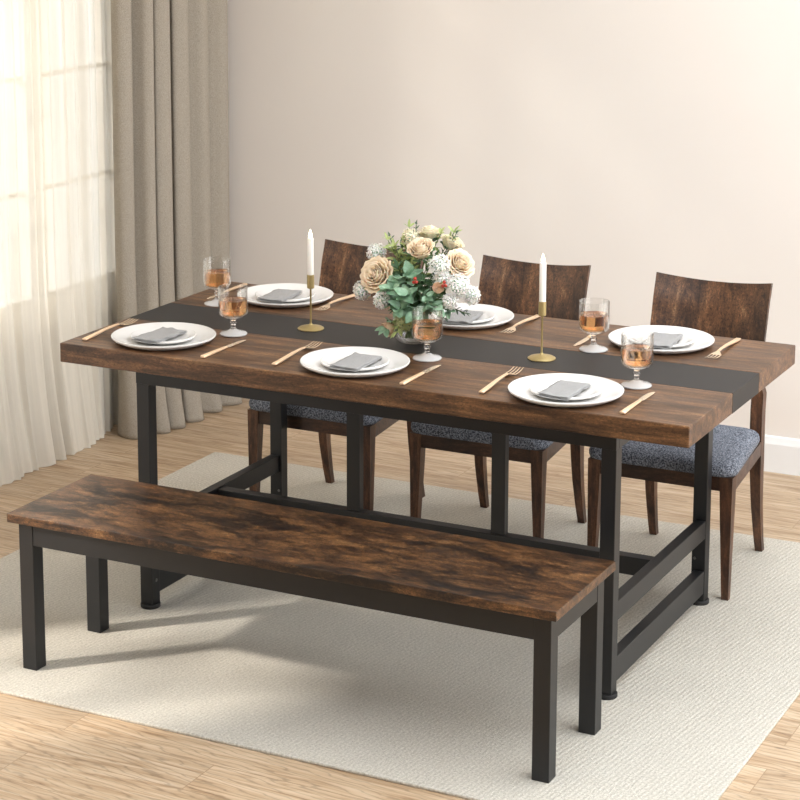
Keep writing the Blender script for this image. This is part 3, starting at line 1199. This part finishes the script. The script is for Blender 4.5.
def leaf(bm, base, d, up, L, W, bend=0.3, fold=0.25, n=8, rounded=0.5):
    d = d.normalized()
    s = d.cross(up)
    if s.length < 1e-3:
        s = d.orthogonal()
    s.normalize()
    nrm = s.cross(d)
    rows = []
    for j in range(n + 1):
        v = j / n
        w = W * (math.sin(PI * v ** (1.0 - 0.35 * rounded + 0.0)) ** (0.75)) if 0 < v < 1 else 0.0004
        c = base + d * (L * v) - nrm * (bend * L * v * v)
        rows.append([bm.verts.new(c - s * w / 2 + nrm * fold * w / 2), bm.verts.new(c - s * w * 0.25 + nrm * fold * w * 0.16), bm.verts.new(c),
                     bm.verts.new(c + s * w * 0.25 + nrm * fold * w * 0.16), bm.verts.new(c + s * w / 2 + nrm * fold * w / 2)])
    for a, b in zip(rows, rows[1:]):
        for i in range(4):
            bm.faces.new((a[i], a[i + 1], b[i + 1], b[i]))


def sprig(tip, mat, label, seed, pairs=6, L=0.035, W=0.022, name='eucalyptus_sprig', start=0.45, rounded=0.6, group='leafy sprigs in the bouquet', jit=0.35, ang=0.95, cat='leaf sprig'):
    r_ = random.Random(seed)
    tip = Vector(tip)
    root = thing(name, label, cat, NECK, group)
    stem_obj(root, tip, 0.0013)
    bm = bmesh.new()
    a = Vector((0, 0, 0))
    b = tip - NECK
    d0 = b.normalized()
    for k in range(pairs):
        w = start + (1 - start) * k / max(1, pairs - 1)
        p = a.lerp(b, w)
        p.z += 0.02 * math.sin(w * PI)
        o1 = d0.orthogonal().normalized()
        o1.rotate(Matrix.Rotation(k * 1.57 + r_.uniform(-jit, jit), 3, d0))
        for sgn in (-1, 1):
            dd = d0 * math.cos(ang) + o1 * sgn * math.sin(ang)
            dd += Vector((r_.uniform(-jit, jit), r_.uniform(-jit, jit), r_.uniform(-jit, jit))) * 0.6
            u_ = Vector((r_.uniform(-.4, .4), -0.5 + r_.uniform(-.4, .4), 1))
            sc_ = r_.uniform(0.8, 1.15) * (1 - 0.25 * k / pairs)
            leaf(bm, p, dd, u_, L * sc_, W * sc_, bend=r_.uniform(0.05, 0.4), fold=r_.uniform(0.1, 0.4), rounded=rounded)
    leaf(bm, b, d0, Vector((0, -0.5, 1)), L * 0.8, W * 0.8)
    o = obj('leaves', bm, mat, root)
    o.data.polygons.foreach_set('use_smooth', [True] * len(o.data.polygons))
    return root


rose((-0.122, -0.062, 0.942), (-0.10, -0.88, 0.42), 0.047, M['rose'], 'large open champagne rose at the left of the bouquet', 1)
rose((0.004, -0.050, 1.022), (0.05, -0.50, 0.85), 0.040, M['rose'], 'champagne rose near the top centre of the bouquet', 2, 0.7)
rose((0.102, -0.010, 0.985), (0.70, -0.40, 0.55), 0.040, M['rose'], 'champagne rose facing right on the bouquet right edge', 3)
rose((-0.015, 0.045, 1.048), (-0.1, 0.1, 1.0), 0.036, M['rose_pale'], 'pale greenish cream rose at the very top of the bouquet', 4)
rose((0.060, 0.030, 1.030), (0.4, 0.1, 0.9), 0.034, M['rose_pale'], 'cream rose behind the top right of the bouquet', 5, 0.7)
rose((0.072, -0.080, 0.925), (0.2, -0.75, 0.6), 0.021, M['rose_peach'], 'small peach rosebud right of centre in the bouquet', 6, 0.15)
rose((-0.082, -0.062, 0.800), (-0.45, -0.7, -0.35), 0.026, M['rose_peach'], 'pale pink bud hanging low at the left of the vase', 7, 0.3)
rose((-0.080, -0.035, 0.862), (-0.6, -0.7, 0.1), 0.028, M['rose_peach'], 'small open beige rose under the large left rose', 8, 0.6)
floret_cluster((-0.155, 0.0, 0.990), 0.024, M['white_fl'], 'white flower cluster above the large left rose', 21, 44)
floret_cluster((-0.172, -0.050, 0.892), 0.024, M['white_fl'], 'white flower cluster below the large left rose', 22, 44)
floret_cluster((-0.095, -0.085, 0.880), 0.022, M['white_fl'], 'white flower cluster right under the large left rose', 23, 40)
floret_cluster((0.062, -0.055, 0.985), 0.028, M['white_fl'], 'white flower cluster between the top rose and right rose', 24, 55)
floret_cluster((0.120, -0.060, 0.935), 0.032, M['white_fl'], 'largest white flower cluster at the right edge of the bouquet', 25, 70)
floret_cluster((0.070, -0.050, 0.945), 0.024, M['white_fl'], 'white flower cluster just above the small peach bud', 26, 44)
floret_cluster((0.030, -0.070, 0.815), 0.022, M['white_fl'], 'white flower cluster low behind the front glass', 27, 40)
floret_cluster((-0.040, -0.062, 0.822), 0.027, M['green_fl'], 'lime green flower cluster over the vase rim', 28, 60, name='green_hydrangea')
floret_cluster((0.140, -0.020, 0.905), 0.024, M['white_fl'], 'white flower cluster lowest on the right edge of the bouquet', 61, 44)
floret_cluster((0.105, -0.075, 0.895), 0.020, M['white_fl'], 'white flower cluster under the largest right cluster', 62, 36)
floret_cluster((-0.052, 0.0, 1.040), 0.024, M['rose_pale'], 'cream flower cluster at the upper left of the bouquet', 29, 44)

# broad sage leaves in front
lv = [((-0.060, -0.115, 0.915), 'sage eucalyptus sprig in the middle of the bouquet', 31), ((-0.005, -0.120, 0.905), 'sage eucalyptus sprig pointing at the viewer in the bouquet centre', 32),
      ((0.075, -0.105, 0.880), 'sage eucalyptus sprig at the lower right of the bouquet', 33), ((-0.030, -0.110, 0.865), 'sage eucalyptus sprig low in the centre of the bouquet', 34),
      ((-0.010, -0.085, 0.960), 'sage eucalyptus sprig under the top rose', 35), ((0.025, -0.115, 0.855), 'sage eucalyptus sprig just above the front glass', 36)]
for p, lb, sd in lv:
    sprig(p, M['leaf_sage'], lb, sd, pairs=4, L=0.044, W=0.034, start=0.6, rounded=0.9)
sprig((-0.085, -0.08, 0.80), M['leaf_sage'], 'single sage sprig hanging at the left of the vase', 37, pairs=2, L=0.034, W=0.022, start=0.8)
for p, lb, sd in [((-0.055, -0.075, 0.935), 'sage sprig right of the large left rose', 81), ((0.045, -0.095, 0.905), 'sage sprig below the small peach bud', 82),
                  ((-0.075, -0.070, 0.865), 'sage sprig right of the small beige rose', 83), ((0.090, -0.060, 0.865), 'sage sprig at the right above the far plate', 84)]:
    sprig(p, M['leaf_sage'], lb, sd, pairs=5, L=0.034, W=0.024, start=0.45, rounded=0.8)
dk = [((-0.035, -0.02, 1.00), 'deep green sprig just left of the top rose', 85), ((0.035, -0.03, 0.92), 'deep green sprig in the heart of the bouquet', 86),
      ((-0.10, -0.03, 0.96), 'deep green sprig above the large left rose', 87), ((0.0, -0.04, 0.93), 'deep green sprig behind the centre sage leaves', 88),
      ((-0.085, 0.0, 0.87), 'deep green sprig behind the small beige rose', 89), ((-0.075, 0.0, 1.01), 'deep green sprig behind the large left rose', 41), ((0.02, 0.0, 0.99), 'deep green sprig behind the top rose', 42), ((0.06, -0.05, 0.90), 'deep green sprig under the peach bud', 43),
      ((-0.06, -0.06, 0.97), 'deep green sprig between left and top roses', 44), ((-0.10, 0.02, 0.93), 'deep green sprig behind the bouquet left side', 45), ((0.09, 0.02, 0.93), 'deep green sprig behind the bouquet right side', 46),
      ((0.0, -0.06, 0.86), 'deep green sprig low in the bouquet centre', 47), ((-0.065, -0.06, 0.85), 'deep green sprig low left in the bouquet', 48), ((0.03, -0.07, 0.94), 'deep green sprig left of the peach bud', 49)]
for p, lb, sd in dk:
    sprig(p, M['leaf_deep'], lb, sd, pairs=7, L=0.034, W=0.013, start=0.3, rounded=0.2, name='leafy_sprig')
lt = [((-0.115, -0.01, 1.030), 'light green sprig rising at the upper left of the bouquet', 51), ((-0.085, -0.03, 1.020), 'light green sprig left of the top rose', 52),
      ((-0.065, 0.02, 1.065), 'light green sprig pointing up left of the top', 53), ((0.065, 0.03, 1.060), 'light green sprig pointing up right of the top rose', 54),
      ((-0.045, -0.095, 0.80), 'light green sprig falling over the front of the vase', 55)]
for p, lb, sd in lt:
    sprig(p, M['leaf_light'], lb, sd, pairs=7, L=0.030, W=0.010, start=0.5, rounded=0.2, name='leafy_sprig')
for p, lb, sd in [((-0.100, 0.0, 1.005), 'light green sprig filling behind the large left rose', 91), ((-0.060, -0.02, 1.035), 'light green sprig close left of the top rose', 92),
                  ((0.030, 0.02, 1.055), 'light green sprig close right of the top rose', 93), ((-0.020, -0.05, 0.985), 'light green sprig just under the top rose', 94)]:
    sprig(p, M['leaf_light'], lb, sd, pairs=8, L=0.028, W=0.011, start=0.4, rounded=0.3, name='leafy_sprig')
dd = [((-0.034, 0.0, 1.078), 'thin dark fern sprig, tallest point of the bouquet', 61), ((0.080, 0.01, 1.060), 'thin dark fern sprig at the top right of the bouquet', 62),
      ((0.130, -0.03, 0.855), 'thin dark fern sprig drooping at the lower right of the bouquet', 63), ((0.085, -0.07, 0.845), 'thin dark fern sprig drooping beside the front glass', 64),
      ((-0.125, 0.02, 1.035), 'thin dark fern sprig at the far left top of the bouquet', 65)]
for p, lb, sd in dd:
    sprig(p, M['leaf_dark'], lb, sd, pairs=10, L=0.018, W=0.0055, start=0.45, rounded=0.1, name='fern_sprig', ang=0.8)
for p, lb, sd in [((0.016, -0.110, 0.955), 'red berry sprig below the top rose', 71), ((0.095, -0.095, 0.950), 'red berry sprig beside the right white cluster', 72)]:
    root = thing('berry_sprig', lb, 'berries', p, 'red berry sprigs in the bouquet')
    for q in ((0, 0, 0), (0.006, -0.004, -0.008), (-0.004, 0.001, -0.011)):
        bm = bmesh.new()
        bmesh.ops.create_uvsphere(bm, u_segments=14, v_segments=10, radius=0.0048, matrix=Matrix.Translation(q))
        obj('berry', bm, M['berry'], root, smooth=True)
    stem_obj(root, Vector(p), 0.001)

# ------------------------------------------------------------------ light
w = bpy.data.worlds.new('World')
S.world = w
w.use_nodes = True
nt = w.node_tree
nt.nodes.clear()
out = nt.nodes.new('ShaderNodeOutputWorld')
bg = nt.nodes.new('ShaderNodeBackground')
tc = nt.nodes.new('ShaderNodeTexCoord')
sp = nt.nodes.new('ShaderNodeSeparateXYZ')
nt.links.new(tc.outputs['Generated'], sp.inputs[0])
rp = nt.nodes.new('ShaderNodeValToRGB')
mr = nt.nodes.new('ShaderNodeMapRange')
mr.inputs['From Min'].default_value = -1
mr.inputs['From Max'].default_value = 1
nt.links.new(sp.outputs['Z'], mr.inputs['Value'])
nt.links.new(mr.outputs[0], rp.inputs[0])
cr = rp.color_ramp
cr.elements[0].position = 0.0
cr.elements[0].color = (0.56, 0.55, 0.53, 1)
cr.elements[1].position = 1.0
cr.elements[1].color = (0.90, 0.95, 1.0, 1)
for p_, c_ in ((0.44, (0.72, 0.72, 0.68, 1)), (0.52, (0.98, 0.98, 0.98, 1))):
    e_ = cr.elements.new(p_)
    e_.color = c_
nt.links.new(rp.outputs[0], bg.inputs[0])
bg.inputs[1].default_value = 3.45
nt.links.new(bg.outputs[0], out.inputs[0])

sl = bpy.data.lights.new('sun', 'SUN')
sl.energy = 4.6
sl.angle = math.radians(3.6)
sl.color = (1.0, 0.93, 0.84)
so = bpy.data.objects.new('sun', sl)
C.objects.link(so)
el = math.radians(34)
dvec = Vector((math.cos(el) * 0.714, math.cos(el) * 0.70, -math.sin(el)))
so.rotation_euler = dvec.to_track_quat('-Z', 'Y').to_euler()
so.location = (-4, -4, 4)

# ------------------------------------------------------------------ camera
cd = bpy.data.cameras.new('camera')
co = bpy.data.objects.new('camera', cd)
C.objects.link(co)
f_, yaw, pit = 2094.38, -0.4751, 0.1843
cd.sensor_fit = 'HORIZONTAL'
cd.sensor_width = 36
cd.lens = f_ / 800 * 36
cd.shift_x = 33.93 / 800
cd.shift_y = -177.70 / 800
cd.clip_end = 60
co.location = (2.3996, -5.0288, 2.1262)
fw = Vector((math.sin(yaw) * math.cos(pit), math.cos(yaw) * math.cos(pit), -math.sin(pit)))
rt = Vector((math.cos(yaw), -math.sin(yaw), 0))
up = rt.cross(fw)
co.rotation_euler = Matrix((rt, up, -fw)).transposed().to_euler()
S.camera = co

S.view_settings.view_transform = 'Standard'
S.view_settings.look = 'None'
S.view_settings.gamma = 1.0
S.view_settings.use_curve_mapping = False
S.view_settings.exposure = 0.2
S.cycles.max_bounces = 14
S.cycles.transparent_max_bounces = 16
S.cycles.transmission_bounces = 12
